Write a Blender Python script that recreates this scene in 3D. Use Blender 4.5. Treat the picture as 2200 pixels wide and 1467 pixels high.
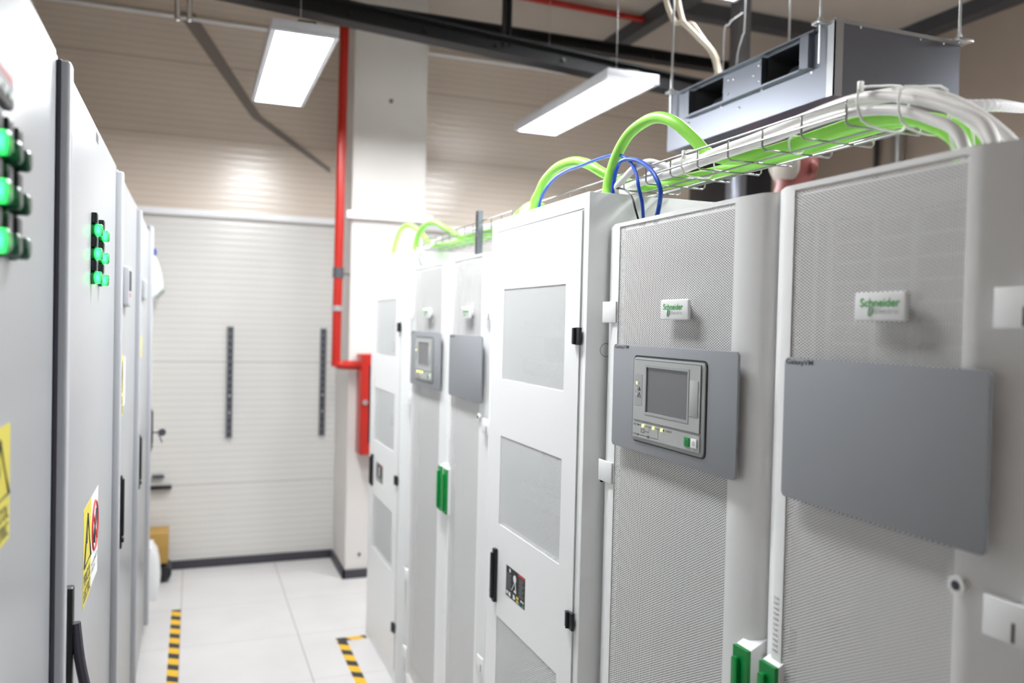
import bpy, bmesh, math, random
from mathutils import Vector, Matrix
random.seed(4)
for o in list(bpy.data.objects):
    bpy.data.objects.remove(o, do_unlink=True)
S = bpy.context.scene
C = S.collection
RAD = math.radians

# ---------------------------------------------------------------- camera, world, exposure
cam_d = bpy.data.cameras.new('camera')
cam = bpy.data.objects.new('camera', cam_d); C.objects.link(cam); S.camera = cam
YAW, PITCH, ROLL = RAD(21.08), RAD(-1.194), RAD(-1.3524)
cy, sy, cp, sp = math.cos(YAW), math.sin(YAW), math.cos(PITCH), math.sin(PITCH)
fwd = Vector((sy*cp, cy*cp, sp)); rt = Vector((cy, -sy, 0)); dn = fwd.cross(rt)
c_, s_ = math.cos(ROLL), math.sin(ROLL)
r2 = c_*rt + s_*dn; d2 = -s_*rt + c_*dn
m3 = Matrix((r2, -d2, -fwd)).transposed()
cam.matrix_world = Matrix.Translation((0, 0, 1.7162)) @ m3.to_4x4()
cam_d.sensor_width = 36.0
cam_d.lens = 36.0*1780.7/2200.0
cam_d.clip_start = 0.02
cam_d.dof.use_dof = True
cam_d.dof.focus_distance = 1.85
cam_d.dof.aperture_fstop = 2.3

W = bpy.data.worlds.new('world'); S.world = W; W.use_nodes = True
W.node_tree.nodes['Background'].inputs[0].default_value = (1, 0.95, 0.9, 1)
W.node_tree.nodes['Background'].inputs[1].default_value = 0.05
vs = S.view_settings
vs.view_transform = 'Standard'; vs.look = 'None'; vs.gamma = 1.0; vs.use_curve_mapping = False
vs.exposure = 1.62
LED_POWER = 17.0

# ---------------------------------------------------------------- materials
def lin(c):
    c /= 255.0
    return c/12.92 if c <= 0.04045 else ((c+0.055)/1.055)**2.4
def rgb(r, g, b): return (lin(r), lin(g), lin(b), 1)
def mat(name, col, rough=0.5, metal=0.0, emit=None, es=0.0, bump=None, spec=0.5):
    m = bpy.data.materials.new(name); m.use_nodes = True
    nt = m.node_tree; b = nt.nodes['Principled BSDF']
    b.inputs['Base Color'].default_value = rgb(*col)
    b.inputs['Roughness'].default_value = rough
    b.inputs['Metallic'].default_value = metal
    b.inputs['Specular IOR Level'].default_value = spec
    if emit:
        b.inputs['Emission Color'].default_value = rgb(*emit); b.inputs['Emission Strength'].default_value = es
    if bump:
        tc = nt.nodes.new('ShaderNodeTexCoord'); n = nt.nodes.new('ShaderNodeTexNoise')
        n.inputs['Scale'].default_value = bump[0]; n.inputs['Detail'].default_value = 3
        bp = nt.nodes.new('ShaderNodeBump'); bp.inputs['Strength'].default_value = bump[1]; bp.inputs['Distance'].default_value = 0.001
        nt.links.new(tc.outputs['Object'], n.inputs['Vector']); nt.links.new(n.outputs['Fac'], bp.inputs['Height'])
        nt.links.new(bp.outputs['Normal'], b.inputs['Normal'])
    return m
class NT:
    """small helper for node maths"""
    def __init__(s, m): s.nt = m.node_tree; s.b = s.nt.nodes['Principled BSDF']; s.out = s.nt.nodes['Material Output']
    def n(s, t, **k):
        x = s.nt.nodes.new(t)
        for a, v in k.items(): setattr(x, a, v)
        return x
    def l(s, a, b): s.nt.links.new(a, b)
    def m(s, op, a, b=None, c=None):
        x = s.n('ShaderNodeMath', operation=op)
        for i, v in enumerate((a, b, c)):
            if v is None: continue
            if isinstance(v, (int, float)): x.inputs[i].default_value = v
            else: s.l(v, x.inputs[i])
        return x.outputs[0]
    def xyz(s, kind='Object'):
        tc = s.n('ShaderNodeTexCoord'); sep = s.n('ShaderNodeSeparateXYZ'); s.l(tc.outputs[kind], sep.inputs[0])
        return sep.outputs, tc.outputs[kind]
    def mix(s, fac, c1, c2):
        x = s.n('ShaderNodeMix', data_type='RGBA'); s.l(fac, x.inputs['Factor'])
        for i, v in ((6, c1), (7, c2)):
            if isinstance(v, tuple): x.inputs[i].default_value = v
            else: s.l(v, x.inputs[i])
        return x.outputs[2]

def perforated(name, col, pu=0.0092, pv=0.0051, r=0.00155):
    m = mat(name, col, 0.45); t = NT(m); o, _ = t.xyz()
    def lat(off):
        u = t.m('MULTIPLY', t.m('SUBTRACT', t.m('FRACT', t.m('ADD', t.m('DIVIDE', o[1], pu), off)), 0.5), pu)
        v = t.m('MULTIPLY', t.m('SUBTRACT', t.m('FRACT', t.m('ADD', t.m('DIVIDE', o[2], pv), off)), 0.5), pv)
        return t.m('SQRT', t.m('ADD', t.m('MULTIPLY', u, u), t.m('MULTIPLY', v, v)))
    hole = t.m('LESS_THAN', t.m('MINIMUM', lat(0.0), lat(0.5)), r)
    tr = t.n('ShaderNodeBsdfTransparent'); mx = t.n('ShaderNodeMixShader')
    t.l(hole, mx.inputs[0]); t.l(t.b.outputs[0], mx.inputs[1]); t.l(tr.outputs[0], mx.inputs[2]); t.l(mx.outputs[0], t.out.inputs[0])
    return m

white = mat('white_enamel', (238, 239, 239), 0.35, bump=(400, 0.03))
white_door = mat('white_door_enamel', (240, 240, 240), 0.38, bump=(400, 0.03))
ral = mat('light_grey_powder_coat', (167, 169, 172), 0.28, bump=(260, 0.22))
ral_strip = mat('light_grey_strip', (182, 184, 189), 0.3)
perf = perforated('perforated_white_sheet', (240, 239, 238), r=0.0016)
perf_win = perforated('perforated_window_sheet', (236, 238, 237), r=0.00152)
inner = mat('inside_grey_metal', (120, 120, 122), 0.6)
inner_d = mat('inside_dark_metal', (58, 58, 60), 0.6)
inner_m = mat('inside_mid_metal', (54, 54, 56), 0.6)
inner_g = mat('inside_grid_metal', (104, 104, 106), 0.6)
inner_b = mat('inside_backing_metal', (150, 150, 152), 0.6)
inner_l = mat('inside_pale_metal', (205, 205, 206), 0.5)
plate_m = mat('grey_plate', (150, 153, 158), 0.42, bump=(900, 0.04))
bezel_m = mat('grey_bezel_plastic', (163, 165, 165), 0.38)
bezel_d = mat('grey_bezel_inset', (176, 178, 177), 0.42)
screen_m = mat('dark_lcd_screen', (112, 112, 114), 0.22)
black = mat('black_plastic', (22, 22, 26), 0.35)
black_soft = mat('soft_black', (32, 32, 36), 0.55)
grey_tape = mat('grey_lever_plastic', (62, 60, 70), 0.4)
green_h = mat('green_handle_plastic', (0, 140, 62), 0.3)
green_t = mat('green_logo_print', (50, 165, 70), 0.5)
grey_t = mat('pale_grey_print', (176, 182, 180), 0.5)
dark_t = mat('dark_print', (52, 55, 60), 0.5)
white_t = mat('white_print', (236, 236, 236), 0.5)
red_t = mat('red_print', (205, 45, 45), 0.5)
yellow_t = mat('yellow_sticker', (222, 208, 72), 0.5)
blue_t = mat('blue_print', (50, 80, 180), 0.5)
led_y = mat('yellow_led', (240, 230, 90), 0.4, emit=(245, 235, 90), es=2.0)
led_off = mat('unlit_led', (215, 215, 212), 0.4)
lens_on = mat('lit_green_lens', (0, 120, 66), 0.25, emit=(50, 245, 100), es=5.0)
t = NT(lens_on); o, vec = t.xyz('Generated')
zz_ = t.m('SUBTRACT', o[2], 0.5); yy_ = t.m('SUBTRACT', o[1], 0.5)
xx_ = t.m('SUBTRACT', o[0], 0.62)
core = t.m('MAXIMUM', t.m('SUBTRACT', 1.0, t.m('ADD', t.m('MULTIPLY', t.m('MULTIPLY', zz_, zz_), 2.0), t.m('MULTIPLY', t.m('MULTIPLY', xx_, xx_), 5.0))), 0.0)
t.l(t.m('MULTIPLY', t.m('POWER', core, 2.6), 2.4), t.b.inputs['Emission Strength'])
lens_off = mat('dark_green_lens', (0, 66, 46), 0.3)
led_panel = mat('led_diffuser', (255, 255, 255), 0.5, emit=(250, 253, 255), es=LED_POWER)
frame_m = mat('lamp_frame_white', (205, 204, 212), 0.4)
red_paint = mat('red_paint', (172, 32, 22), 0.3)
dark_glass = mat('dark_window_glass', (40, 34, 40), 0.12)
steel_beam_m = mat('dark_painted_steel', (13, 14, 18), 0.6)
galv = mat('galvanised_steel', (138, 142, 152), 0.34, 0.95, bump=(60, 0.05))
galv_dark = mat('dark_galvanised_steel', (92, 94, 100), 0.45, 0.6)
seam_shade_m = mat('slate_seam_shade', (88, 86, 100), 0.5)
rail_m = mat('grey_rail_steel', (112, 114, 120), 0.5, 0.3)
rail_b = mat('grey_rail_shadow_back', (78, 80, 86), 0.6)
wire_m = mat('galvanised_wire', (160, 160, 160), 0.3, 1.0)
chrome = mat('chrome', (220, 220, 222), 0.1, 1.0)
cab_green = mat('green_cable_sheath', (150, 226, 84), 0.4)
cab_white = mat('white_cable_sheath', (236, 234, 232), 0.45)
cab_blue = mat('blue_cable_sheath', (6, 70, 176), 0.3)
cab_black = mat('black_cable_sheath', (20, 20, 22), 0.4)
cab_beige = mat('beige_cable_sheath', (196, 184, 166), 0.5)
tie_m = mat('white_nylon', (232, 232, 228), 0.4)
base_m = mat('dark_grey_skirting', (62, 60, 68), 0.5)
trim_m = mat('white_trim', (238, 238, 240), 0.4)
col_m = mat('off_white_column_paint', (214, 210, 206), 0.6)
plain_wall = mat('plain_warm_wall_paint', (192, 177, 163), 0.65)
ceil_m = mat('warm_grey_ceiling_sheet', (188, 179, 169), 0.6)
cardboard = mat('cardboard', (176, 140, 74), 0.7)
skin = mat('skin', (126, 62, 58), 0.5)
hair_m = mat('light_grey_hair', (166, 157, 148), 0.7, bump=(300, 0.5))
cloth = mat('navy_work_cloth', (34, 32, 58), 0.8, bump=(400, 0.2))
alu = mat('aluminium', (190, 192, 194), 0.35, 0.85)
flex_m = mat('white_corrugated_conduit', (238, 236, 238), 0.4)
lcd_lit = mat('lit_meter_display', (235, 238, 245), 0.15, emit=(235, 238, 250), es=0.6)

# floor: raised access tiles 0.6 m
floor_m = mat('white_raised_floor_tiles', (226, 224, 223), 0.32); t = NT(floor_m); o, vec = t.xyz()
def joint(c, off, w):
    u = t.m('FRACT', t.m('DIVIDE', t.m('SUBTRACT', c, off), 0.6))
    return t.m('LESS_THAN', t.m('MINIMUM', u, t.m('SUBTRACT', 1.0, u)), w/0.6)
j = t.m('MAXIMUM', joint(o[0], -0.04, 0.003), joint(o[1], 5.184, 0.0016))
ns = t.n('ShaderNodeTexNoise'); ns.inputs['Scale'].default_value = 3.5; ns.inputs['Detail'].default_value = 6; t.l(vec, ns.inputs['Vector'])
base = t.mix(ns.outputs['Fac'], rgb(204, 201, 200), rgb(222, 220, 219))
t.l(t.mix(j, base, rgb(168, 162, 158)), t.b.inputs['Base Color'])
# micro-ribbed sandwich panels on the end wall
def ribbed(name, c0, c1, seams):
    m = mat(name, (226, 224, 222), 0.26, spec=0.7); t = NT(m); o, vec = t.xyz()
    w = t.m('SINE', t.m('MULTIPLY', o[2], math.pi/0.044)); seam = None
    for z in seams:
        q = t.m('LESS_THAN', t.m('ABSOLUTE', t.m('SUBTRACT', o[2], z)), 0.004)
        seam = q if seam is None else t.m('MAXIMUM', seam, q)
    h = t.m('SUBTRACT', t.m('MULTIPLY', t.m('POWER', t.m('ABSOLUTE', w), 6.0), 0.5), t.m('MULTIPLY', seam, 1.5))
    bp = t.n('ShaderNodeBump'); bp.inputs['Strength'].default_value = 0.35; bp.inputs['Distance'].default_value = 0.003
    t.l(h, bp.inputs['Height']); t.l(bp.outputs[0], t.b.inputs['Normal'])
    groove = t.m('MULTIPLY', t.m('LESS_THAN', t.m('ABSOLUTE', w), 0.36), 0.30)
    t.l(t.mix(t.m('MAXIMUM', groove, seam), c0, c1), t.b.inputs['Base Color']); return m
rib_m = ribbed('ribbed_white_wall_panel', rgb(212, 210, 206), rgb(184, 181, 176), (0.57, 1.41))
rib_up = ribbed('ribbed_panel_warm_light_tint', rgb(224, 210, 196), rgb(190, 175, 160), (3.42, 2.93))  # upper panels tinted beige: dim warm light put into the colour
# hazard tape
def hazard(name, along, slope):
    m = mat(name, (245, 190, 30), 0.45); t = NT(m); o, _ = t.xyz()
    a, c = (o[1], o[0]) if along == 'y' else (o[0], o[1])
    f = t.m('LESS_THAN', t.m('FRACT', t.m('DIVIDE', t.m('ADD', a, t.m('MULTIPLY', c, slope)), 0.142)), 0.46)
    t.l(t.mix(f, rgb(238, 188, 40), rgb(44, 42, 50)), t.b.inputs['Base Color']); return m
tape_y = hazard('yellow_black_tape_along', 'y', 0.6)
tape_x = hazard('yellow_black_tape_across', 'x', 0.6)

# ---------------------------------------------------------------- mesh builders
class MB:
    def __init__(s): s.bm = bmesh.new()
    def box(s, x0, x1, y0, y1, z0, z1, bev=0.0, seg=2):
        b = s.bm
        v = [b.verts.new(p) for p in ((x0,y0,z0),(x1,y0,z0),(x1,y1,z0),(x0,y1,z0),(x0,y0,z1),(x1,y0,z1),(x1,y1,z1),(x0,y1,z1))]
        fs = [b.faces.new([v[i] for i in q]) for q in ((3,2,1,0),(4,5,6,7),(0,1,5,4),(1,2,6,5),(2,3,7,6),(3,0,4,7))]
        if bev > 0:
            es = list({e for f in fs for e in f.edges})
            bmesh.ops.bevel(b, geom=es, offset=bev, segments=seg, affect='EDGES', profile=0.5)
        return s
    def prism(s, poly, axis, a0, a1, bev=0.0):
        """poly in the two other axes (order x,y / y,z / x,z), extruded along axis"""
        b = s.bm
        def P(u, v, a): return {'x': (a, u, v), 'y': (u, a, v), 'z': (u, v, a)}[axis]
        A = [b.verts.new(P(u, v, a0)) for u, v in poly]; B = [b.verts.new(P(u, v, a1)) for u, v in poly]
        n = len(poly); fs = [b.faces.new(A[::-1]), b.faces.new(B)]
        for i in range(n): fs.append(b.faces.new((A[i], A[(i+1) % n], B[(i+1) % n], B[i])))
        bmesh.ops.recalc_face_normals(b, faces=fs)
        if bev > 0:
            es = [e for e in fs[1].edges]+[e for e in fs[0].edges]
            bmesh.ops.bevel(b, geom=es, offset=bev, segments=2, affect='EDGES', profile=0.5)
        return s
    def rplate(s, y0, y1, z0, z1, x0, x1, r=0.01, bev=0.0, n=5):
        """rounded-corner plate in the YZ plane, thickness x0..x1"""
        p = []
        for cyy, czz, a0 in ((y1-r, z1-r, 0), (y0+r, z1-r, 90), (y0+r, z0+r, 180), (y1-r, z0+r, 270)):
            for k in range(n+1):
                a = RAD(a0+90*k/n); p.append((cyy+r*math.cos(a), czz+r*math.sin(a)))
        return s.prism(p, 'x', x0, x1, bev)
    def ring_plate(s, o, i, x0, x1):
        """rectangular frame in YZ: o,i = (y0,y1,z0,z1)"""
        s.box(x0, x1, o[0], o[1], i[3], o[3]); s.box(x0, x1, o[0], o[1], o[2], i[2])
        s.box(x0, x1, o[0], i[0], i[2], i[3]); s.box(x0, x1, i[1], o[1], i[2], i[3]); return s
    def cyl(s, p0, p1, r, n=16, r2=None):
        p0, p1 = Vector(p0), Vector(p1); d = p1-p0
        q = Vector((0, 0, 1)).rotation_difference(d.normalized()).to_matrix().to_4x4()
        bmesh.ops.create_cone(s.bm, cap_ends=True, segments=n, radius1=r, radius2=r if r2 is None else r2, depth=d.length, matrix=Matrix.Translation((p0+p1)/2) @ q)
        return s
    def sph(s, c, r, sc=(1, 1, 1), u=16, v=10):
        bmesh.ops.create_uvsphere(s.bm, u_segments=u, v_segments=v, radius=r, matrix=Matrix.Translation(c) @ Matrix.Diagonal((*sc, 1)))
        return s
    def tube(s, pts, r, n=10, smooth=6, closed=False, rfun=None):
        P = [Vector(p) for p in pts]
        if smooth > 1 and len(P) > 2:
            Q = []; m = len(P)
            for i in range(m if closed else m-1):
                if closed: a, b_, c, d = P[(i-1) % m], P[i], P[(i+1) % m], P[(i+2) % m]
                else: a, b_, c, d = P[max(i-1, 0)], P[i], P[i+1], P[min(i+2, m-1)]
                for k in range(smooth):
                    u = k/smooth
                    Q.append(0.5*((2*b_)+(c-a)*u+(2*a-5*b_+4*c-d)*u*u+(3*b_-a-3*c+d)*u**3))
            if not closed: Q.append(P[-1])
            P = Q
        b = s.bm; m = len(P); rings = []; up = None
        for i in range(m):
            d = (P[(i+1) % m]-P[i-1]) if closed else (P[min(i+1, m-1)]-P[max(i-1, 0)])
            d.normalize()
            if up is None:
                up = Vector((0, 0, 1)) if abs(d.z) < 0.9 else Vector((1, 0, 0))
            up = (up-d*up.dot(d)).normalized(); sd = d.cross(up)
            rr = r if rfun is None else rfun(i)
            rings.append([b.verts.new(P[i]+rr*(math.cos(2*math.pi*k/n)*up+math.sin(2*math.pi*k/n)*sd)) for k in range(n)])
        for i in range(m if closed else m-1):
            A, B = rings[i], rings[(i+1) % m]
            for k in range(n): b.faces.new((A[k], A[(k+1) % n], B[(k+1) % n], B[k]))
        if not closed:
            b.faces.new(rings[0]); b.faces.new(rings[-1][::-1])
        return s
    def quad(s, a, b_, c, d):
        s.bm.faces.new([s.bm.verts.new(p) for p in (a, b_, c, d)]); return s

def root_loc(p):
    v = Vector((0, 0, 0))
    while p is not None: v += p.location; p = p.parent
    return v
def obj(name, mb, m, parent=None, label=None, flat=False):
    bm = mb.bm; me = bpy.data.meshes.new(name)
    bmesh.ops.recalc_face_normals(bm, faces=bm.faces[:])
    L = root_loc(parent)
    if L.length: bmesh.ops.translate(bm, verts=bm.verts[:], vec=-L)
    bm.to_mesh(me); bm.free(); me.materials.append(m)
    if not flat:
        me.polygons.foreach_set('use_smooth', [True]*len(me.polygons)); me.set_sharp_from_angle(angle=RAD(35))
    o = bpy.data.objects.new(name, me); C.objects.link(o)
    if parent is not None: o.parent = parent
    if label: o['label'] = label
    return o
def tag(o, label, cat, group=None):
    o['label'] = label; o['category'] = cat
    if group: o['group'] = group
    return o
def thing(name, label, cat, loc=(0, 0, 0), group=None):
    o = bpy.data.objects.new(name, None); C.objects.link(o); o.location = loc; o.empty_display_size = 0.05
    return tag(o, label, cat, group)
def struct(name, mb, m, flat=False):
    o = obj(name, mb, m, flat=flat); o['kind'] = 'structure'; return o
def dup(root, off, label, group=None):
    def cp(o, par):
        c = o.copy(); C.objects.link(c)
        if par is not None: c.parent = par
        for ch in list(o.children): cp(ch, c)
        return c
    r = cp(root, None); r.location = root.location+Vector(off); r['label'] = label
    if group: r['group'] = group
    return r
def text_mb(mb, body, face, x, y, z, width=None, height=None, sx=1.0, bold=0.0):
    """flat letters on a plane X=x; face '-x' reads for a viewer looking +X. (y,z) = lower-left corner for that viewer."""
    cu = bpy.data.curves.new('letters', 'FONT'); cu.body = body; cu.size = 1.0; cu.offset = bold
    to = bpy.data.objects.new('letters', cu); C.objects.link(to); bpy.context.view_layer.update()
    me = bpy.data.meshes.new_from_object(to.evaluated_get(bpy.context.evaluated_depsgraph_get()))
    bpy.data.objects.remove(to, do_unlink=True); bpy.data.curves.remove(cu)
    xs = [v.co.x for v in me.vertices]; ys = [v.co.y for v in me.vertices]
    x0, x1, y0, y1 = min(xs), max(xs), min(ys), max(ys)
    fx = (width/(x1-x0)) if width else None; fy = (height/(y1-y0)) if height else None
    fx = fx or fy*sx; fy = fy or fx
    for v in me.vertices:
        a, b_ = (v.co.x-x0)*fx, (v.co.y-y0)*fy
        v.co = (x, y-a, z+b_) if face == '-x' else (x, y+a, z+b_)
    mb.bm.from_mesh(me); bpy.data.meshes.remove(me); return mb

# ---------------------------------------------------------------- room
struct('floor', MB().box(-1.3, 5.3, -7.2, 6.2, -0.1, 0.0), floor_m, True)
struct('ceiling', MB().box(-1.3, 5.3, -7.2, 6.2, 3.97, 4.07), ceil_m, True)
struct('wall_end', MB().box(-1.3, 5.3, 6.03, 6.15, 0, 2.41), rib_m, True)
struct('wall_end_upper', MB().box(-1.3, 5.3, 6.03, 6.15, 2.41, 3.97), rib_up, True)
struct('wall_right', MB().box(5.2, 5.3, -7.2, 6.03, 0, 3.97), plain_wall, True)
struct('wall_left', MB().box(-1.3, -1.2, -7.2, 6.03, 0, 3.97), plain_wall, True)
struct('wall_back', MB().box(-1.2, 5.2, -7.2, -7.1, 0, 3.97), plain_wall, True)
struct('wall_return', MB().box(-1.2, -0.31, 5.42, 6.03, 0, 2.3), col_m, True)
struct('wall_column', MB().box(0.967, 1.462, 5.50, 6.03, 0, 3.97), col_m, True)
struct('baseboard_end', MB().box(-0.31, 0.955, 6.012, 6.03, 0, 0.058, 0.002), base_m)
struct('baseboard_column', MB().box(0.949, 0.967, 5.482, 6.012, 0, 0.058, 0.002).box(0.949, 1.48, 5.482, 5.50, 0, 0.058, 0.002), base_m)
struct('trim_1', MB().box(-1.2, 0.967, 5.985, 6.03, 2.394, 2.437, 0.004), trim_m)
struct('trim_2', MB().box(0.925, 1.505, 5.455, 5.50, 2.386, 2.437, 0.004), trim_m)
struct('trim_3', MB().box(1.462, 5.2, 5.985, 6.03, 2.394, 2.437, 0.004), trim_m)

# ---------------------------------------------------------------- ceiling lamps
def lamp(x0, x1, y0, y1, label, z=2.95):
    t = thing('led_panel_light', label, 'ceiling light', ((x0+x1)/2, (y0+y1)/2, z), 'suspended white light panels')
    fr = MB(); w = 0.022
    fr.box(x0, x1, y0, y1, z+0.012, z+0.05, 0.003)
    fr.box(x0, x0+w, y0, y1, z, z+0.012); fr.box(x1-w, x1, y0, y1, z, z+0.012)
    fr.box(x0+w, x1-w, y0, y0+w, z, z+0.012); fr.box(x0+w, x1-w, y1-w, y1, z, z+0.012)
    obj('frame', fr, frame_m, t)
    obj('diffuser', MB().box(x0+w, x1-w, y0+w, y1-w, z+0.003, z+0.0115), led_panel, t, flat=True)
    xm, ym = (x0+x1)/2, (y0+y1)/2
    obj('connector', MB().box(xm-0.03, xm+0.05, y0+0.03, y0+0.08, z+0.05, z+0.068, 0.003), black_soft, t)
    for a in (-1, 1):
        obj('suspension_wire', MB().cyl((xm, ym+a*0.45, z+0.05), (xm, ym+a*0.45, 3.97), 0.0015, 6), alu, t)
    return t
lamp(0.293, 0.58, 3.70, 4.975, 'white light panel hanging above the aisle near the red pipe')
lamp(1.90, 2.195, 3.70, 4.975, 'white light panel hanging behind the tall green cable loop')
lamp(2.44, 2.735, 2.565, 3.84, 'white light panel cut by the top edge above the duct unit', 3.5)
lamp(1.90, 2.195, -0.92, 0.355, 'white light panel over the front power cabinet')
lamp(3.60, 3.895, 1.30, 2.575, 'added unseen white light panel over the space behind the white cabinets')  # added out of view to brighten the lower side wall
lamp(0.293, 0.58, 1.75, 3.025, 'white light panel over the middle of the aisle')

# ---------------------------------------------------------------- double-door power cabinet (right row)
XM = 0.942
def logo(par, y0, zc, x):
    g = MB(); text_mb(g, 'Schneider', '-x', x, y0, zc, width=0.074, height=0.0125, bold=0.018)
    ring = [(x-0.0002, y0-0.0185, zc-0.0015), (x-0.0002, y0-0.0225, zc-0.001), (x-0.0002, y0-0.0245, zc-0.004), (x-0.0002, y0-0.0215, zc-0.0115), (x-0.0002, y0-0.0175, zc-0.013), (x-0.0002, y0-0.0165, zc-0.0095)]
    g.tube(ring, 0.0007, 6, 4, True)
    obj('lettering', g, green_t, par, 'green lettering')
    e = MB(); text_mb(e, 'Electric', '-x', x, y0-0.0285, zc-0.0095, width=0.044, height=0.0075)
    obj('lettering', e, grey_t, par, 'pale grey lettering')
def badge(t, yL, yR):
    b = obj('badge', MB().rplate(yR, yL, 1.733, 1.775, 0.917, 0.925, 0.005, 0.0025).box(0.925, 0.9368, yR+0.02, yL-0.02, 1.745, 1.763), white, t, 'small white badge with green lettering')
    logo(b, yL-0.0125, 1.7535, 0.9166)
def door_handle(t, y0, y1):
    hb = MB().prism([(y0, 1.150), (y1, 1.150), (y1, 0.975), (y0, 0.975)], 'x', 0.926, 0.962)
    hb.prism([(0.926, 1.150), (0.962, 1.150), (0.962, 1.168)], 'y', y0, y1)
    h = obj('handle', hb, white, t)
    gb = MB().rplate(y0, y1, 0.977, 1.1495, 0.918, 0.926, 0.001)
    gb.rplate(y0+0.020, y1-0.004, 0.985, 1.132, 0.911, 0.9185, 0.006, 0.001)
    obj('grip', gb, green_h, h, 'green grip')
def bracket(t, y0, y1, z1, yb0, yb1):
    return obj('hinge_bracket', MB().box(0.930, 0.934, y0, y1, z1-0.0505, z1, 0.001).box(0.934, 0.972, yb0, yb1, z1-0.044, z1-0.006), white, t)
def make_ups():
    t = thing('power_cabinet', 'white double-door power cabinet in front with touchscreen panel and blank grey panel', 'cabinet', (1.4, 1.27, 0), 'double-door power cabinets')
    bd = MB()
    bd.box(1.06, 1.80, 0.70, 1.842, 0.03, 1.957)                       # rear block
    bd.box(0.995, 1.06, 0.70, 1.842, 1.9525, 1.957)                      # top edge
    bd.box(0.968, 1.06, 0.70, 1.842, 0.0, 0.06)
    bd.box(0.972, 1.06, 1.81, 1.842, 0.06, 1.9525); bd.box(0.972, 1.06, 0.70, 0.735, 0.06, 1.9525)
    bd.box(0.970, 1.06, 1.17, 1.225, 0.06, 1.90)
    obj('body', bd, white, t)
    # --- left door
    Z0, Z1 = 0.06, 1.960
    d = MB()
    d.prism([(0.966, 1.838), (0.938, 1.768), (0.9345, 1.755), (0.9345, 1.735), (0.950, 1.735), (0.970, 1.80), (0.970, 1.838)], 'z', Z0, Z1)
    d.prism([(0.9345, 1.29), (0.9345, 1.280), (0.9352, 1.270), (0.942, 1.222), (0.950, 1.209), (0.962, 1.203), (0.972, 1.203), (0.972, 1.22), (0.950, 1.29)], 'z', Z0, Z1)
    d.box(0.9345, 0.950, 1.29, 1.735, Z1-0.009, Z1); d.box(0.9345, 0.950, 1.29, 1.735, Z0, Z0+0.05)
    door = obj('door', d, white_door, t)
    obj('perforated_panel', MB().quad((XM-0.005, 1.735, Z0+0.05), (XM-0.005, 1.29, Z0+0.05), (XM-0.005, 1.29, Z1-0.009), (XM-0.005, 1.735, Z1-0.009)), perf, door, flat=True)
    # --- right door
    d = MB()
    d.prism([(0.966, 1.197), (0.954, 1.188), (0.940, 1.162), (0.9345, 1.15), (0.9345, 1.128), (0.950, 1.128), (0.972, 1.17), (0.972, 1.197)], 'z', Z0, Z1)
    d.prism([(0.9345, 0.795), (0.9345, 0.780), (0.937, 0.772), (0.962, 0.705), (0.972, 0.70), (0.972, 0.72), (0.950, 0.795)], 'z', Z0, Z1)
    d.box(0.9345, 0.950, 0.795, 1.128, Z1-0.009, Z1); d.box(0.9345, 0.950, 0.795, 1.128, Z0, Z0+0.05)
    door2 = obj('door', d, white_door, t)
    obj('perforated_panel', MB().quad((XM-0.005, 1.128, Z0+0.05), (XM-0.005, 0.795, Z0+0.05), (XM-0.005, 0.795, Z1-0.009), (XM-0.005, 1.128, Z1-0.009)), perf, door2, flat=True)
    # inside of the right door: filter grid above, backing sheet below
    g = MB()
    for yy in (1.062, 0.968, 0.895): g.box(0.953, 0.963, yy-0.006, yy+0.006, 1.42, 1.905)
    for k in range(15): g.box(0.957, 0.967, 0.795, 1.068, 1.44+k*0.032, 1.444+k*0.032)
    g.box(0.953, 0.97, 0.795, 1.128, 1.897, 1.925); g.box(0.953, 0.963, 1.09, 1.10, 1.42, 1.9)
    obj('filter_grid', g, inner_g, door2)
    obj('backing_sheet', MB().box(0.950, 0.953, 0.795, 1.108, 0.11, 1.215).box(0.950, 0.953, 0.795, 1.128, 1.215, 1.43), inner_b, door2)
    obj('filter_mat', MB().box(0.985, 0.99, 0.74, 1.168, 0.1, 1.952), inner_m, door2)
    obj('filter_mat', MB().box(0.985, 0.99, 1.228, 1.80, 0.1, 1.952), inner_d, door)
    # --- plates
    p = obj('display_plate', MB().rplate(1.247, 1.722, 1.4415, 1.676, 0.919, 0.924, 0.010, 0.001).box(0.924, 0.9368, 1.31, 1.66, 1.47, 1.65), plate_m, t, 'grey plate holding the touchscreen')
    nm = MB(); text_mb(nm, 'GalaxyVM', '-x', 0.9186, 1.716, 1.6645, width=0.066, height=0.0105, bold=0.006); obj('lettering', nm, dark_t, p)
    obj('bezel_gap', MB().rplate(1.340, 1.6235, 1.4645, 1.6545, 0.9183, 0.9195, 0.012), black, p)
    obj('bezel', MB().rplate(1.343, 1.6205, 1.4675, 1.651, 0.9155, 0.9190, 0.011, 0.003), bezel_m, p)
    obj('bezel_face', MB().ring_plate((1.356, 1.6115, 1.5135, 1.6445), (1.399, 1.5585, 1.534, 1.6305), 0.9130, 0.9160), bezel_d, p)
    lb = MB().box(0.9151, 0.9157, 1.355, 1.3562, 1.5135, 1.6445); lb.box(0.9151, 0.9157, 1.355, 1.6125, 1.5122, 1.5135); lb.box(0.9151, 0.9157, 1.6113, 1.6125, 1.5122, 1.6445); lb.box(0.9151, 0.9157, 1.355, 1.6125, 1.6445, 1.6457)
    obj('bezel_groove', lb, dark_t, p)
    obj('screen', MB().box(0.9147, 0.9163, 1.399, 1.5585, 1.534, 1.6305), screen_m, p, 'dark grey switched-off screen')
    fr = MB().ring_plate((1.394, 1.5635, 1.529, 1.6355), (1.399, 1.5585, 1.534, 1.6305), 0.9120, 0.9132); obj('screen_frame', fr, bezel_m, p)
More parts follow.
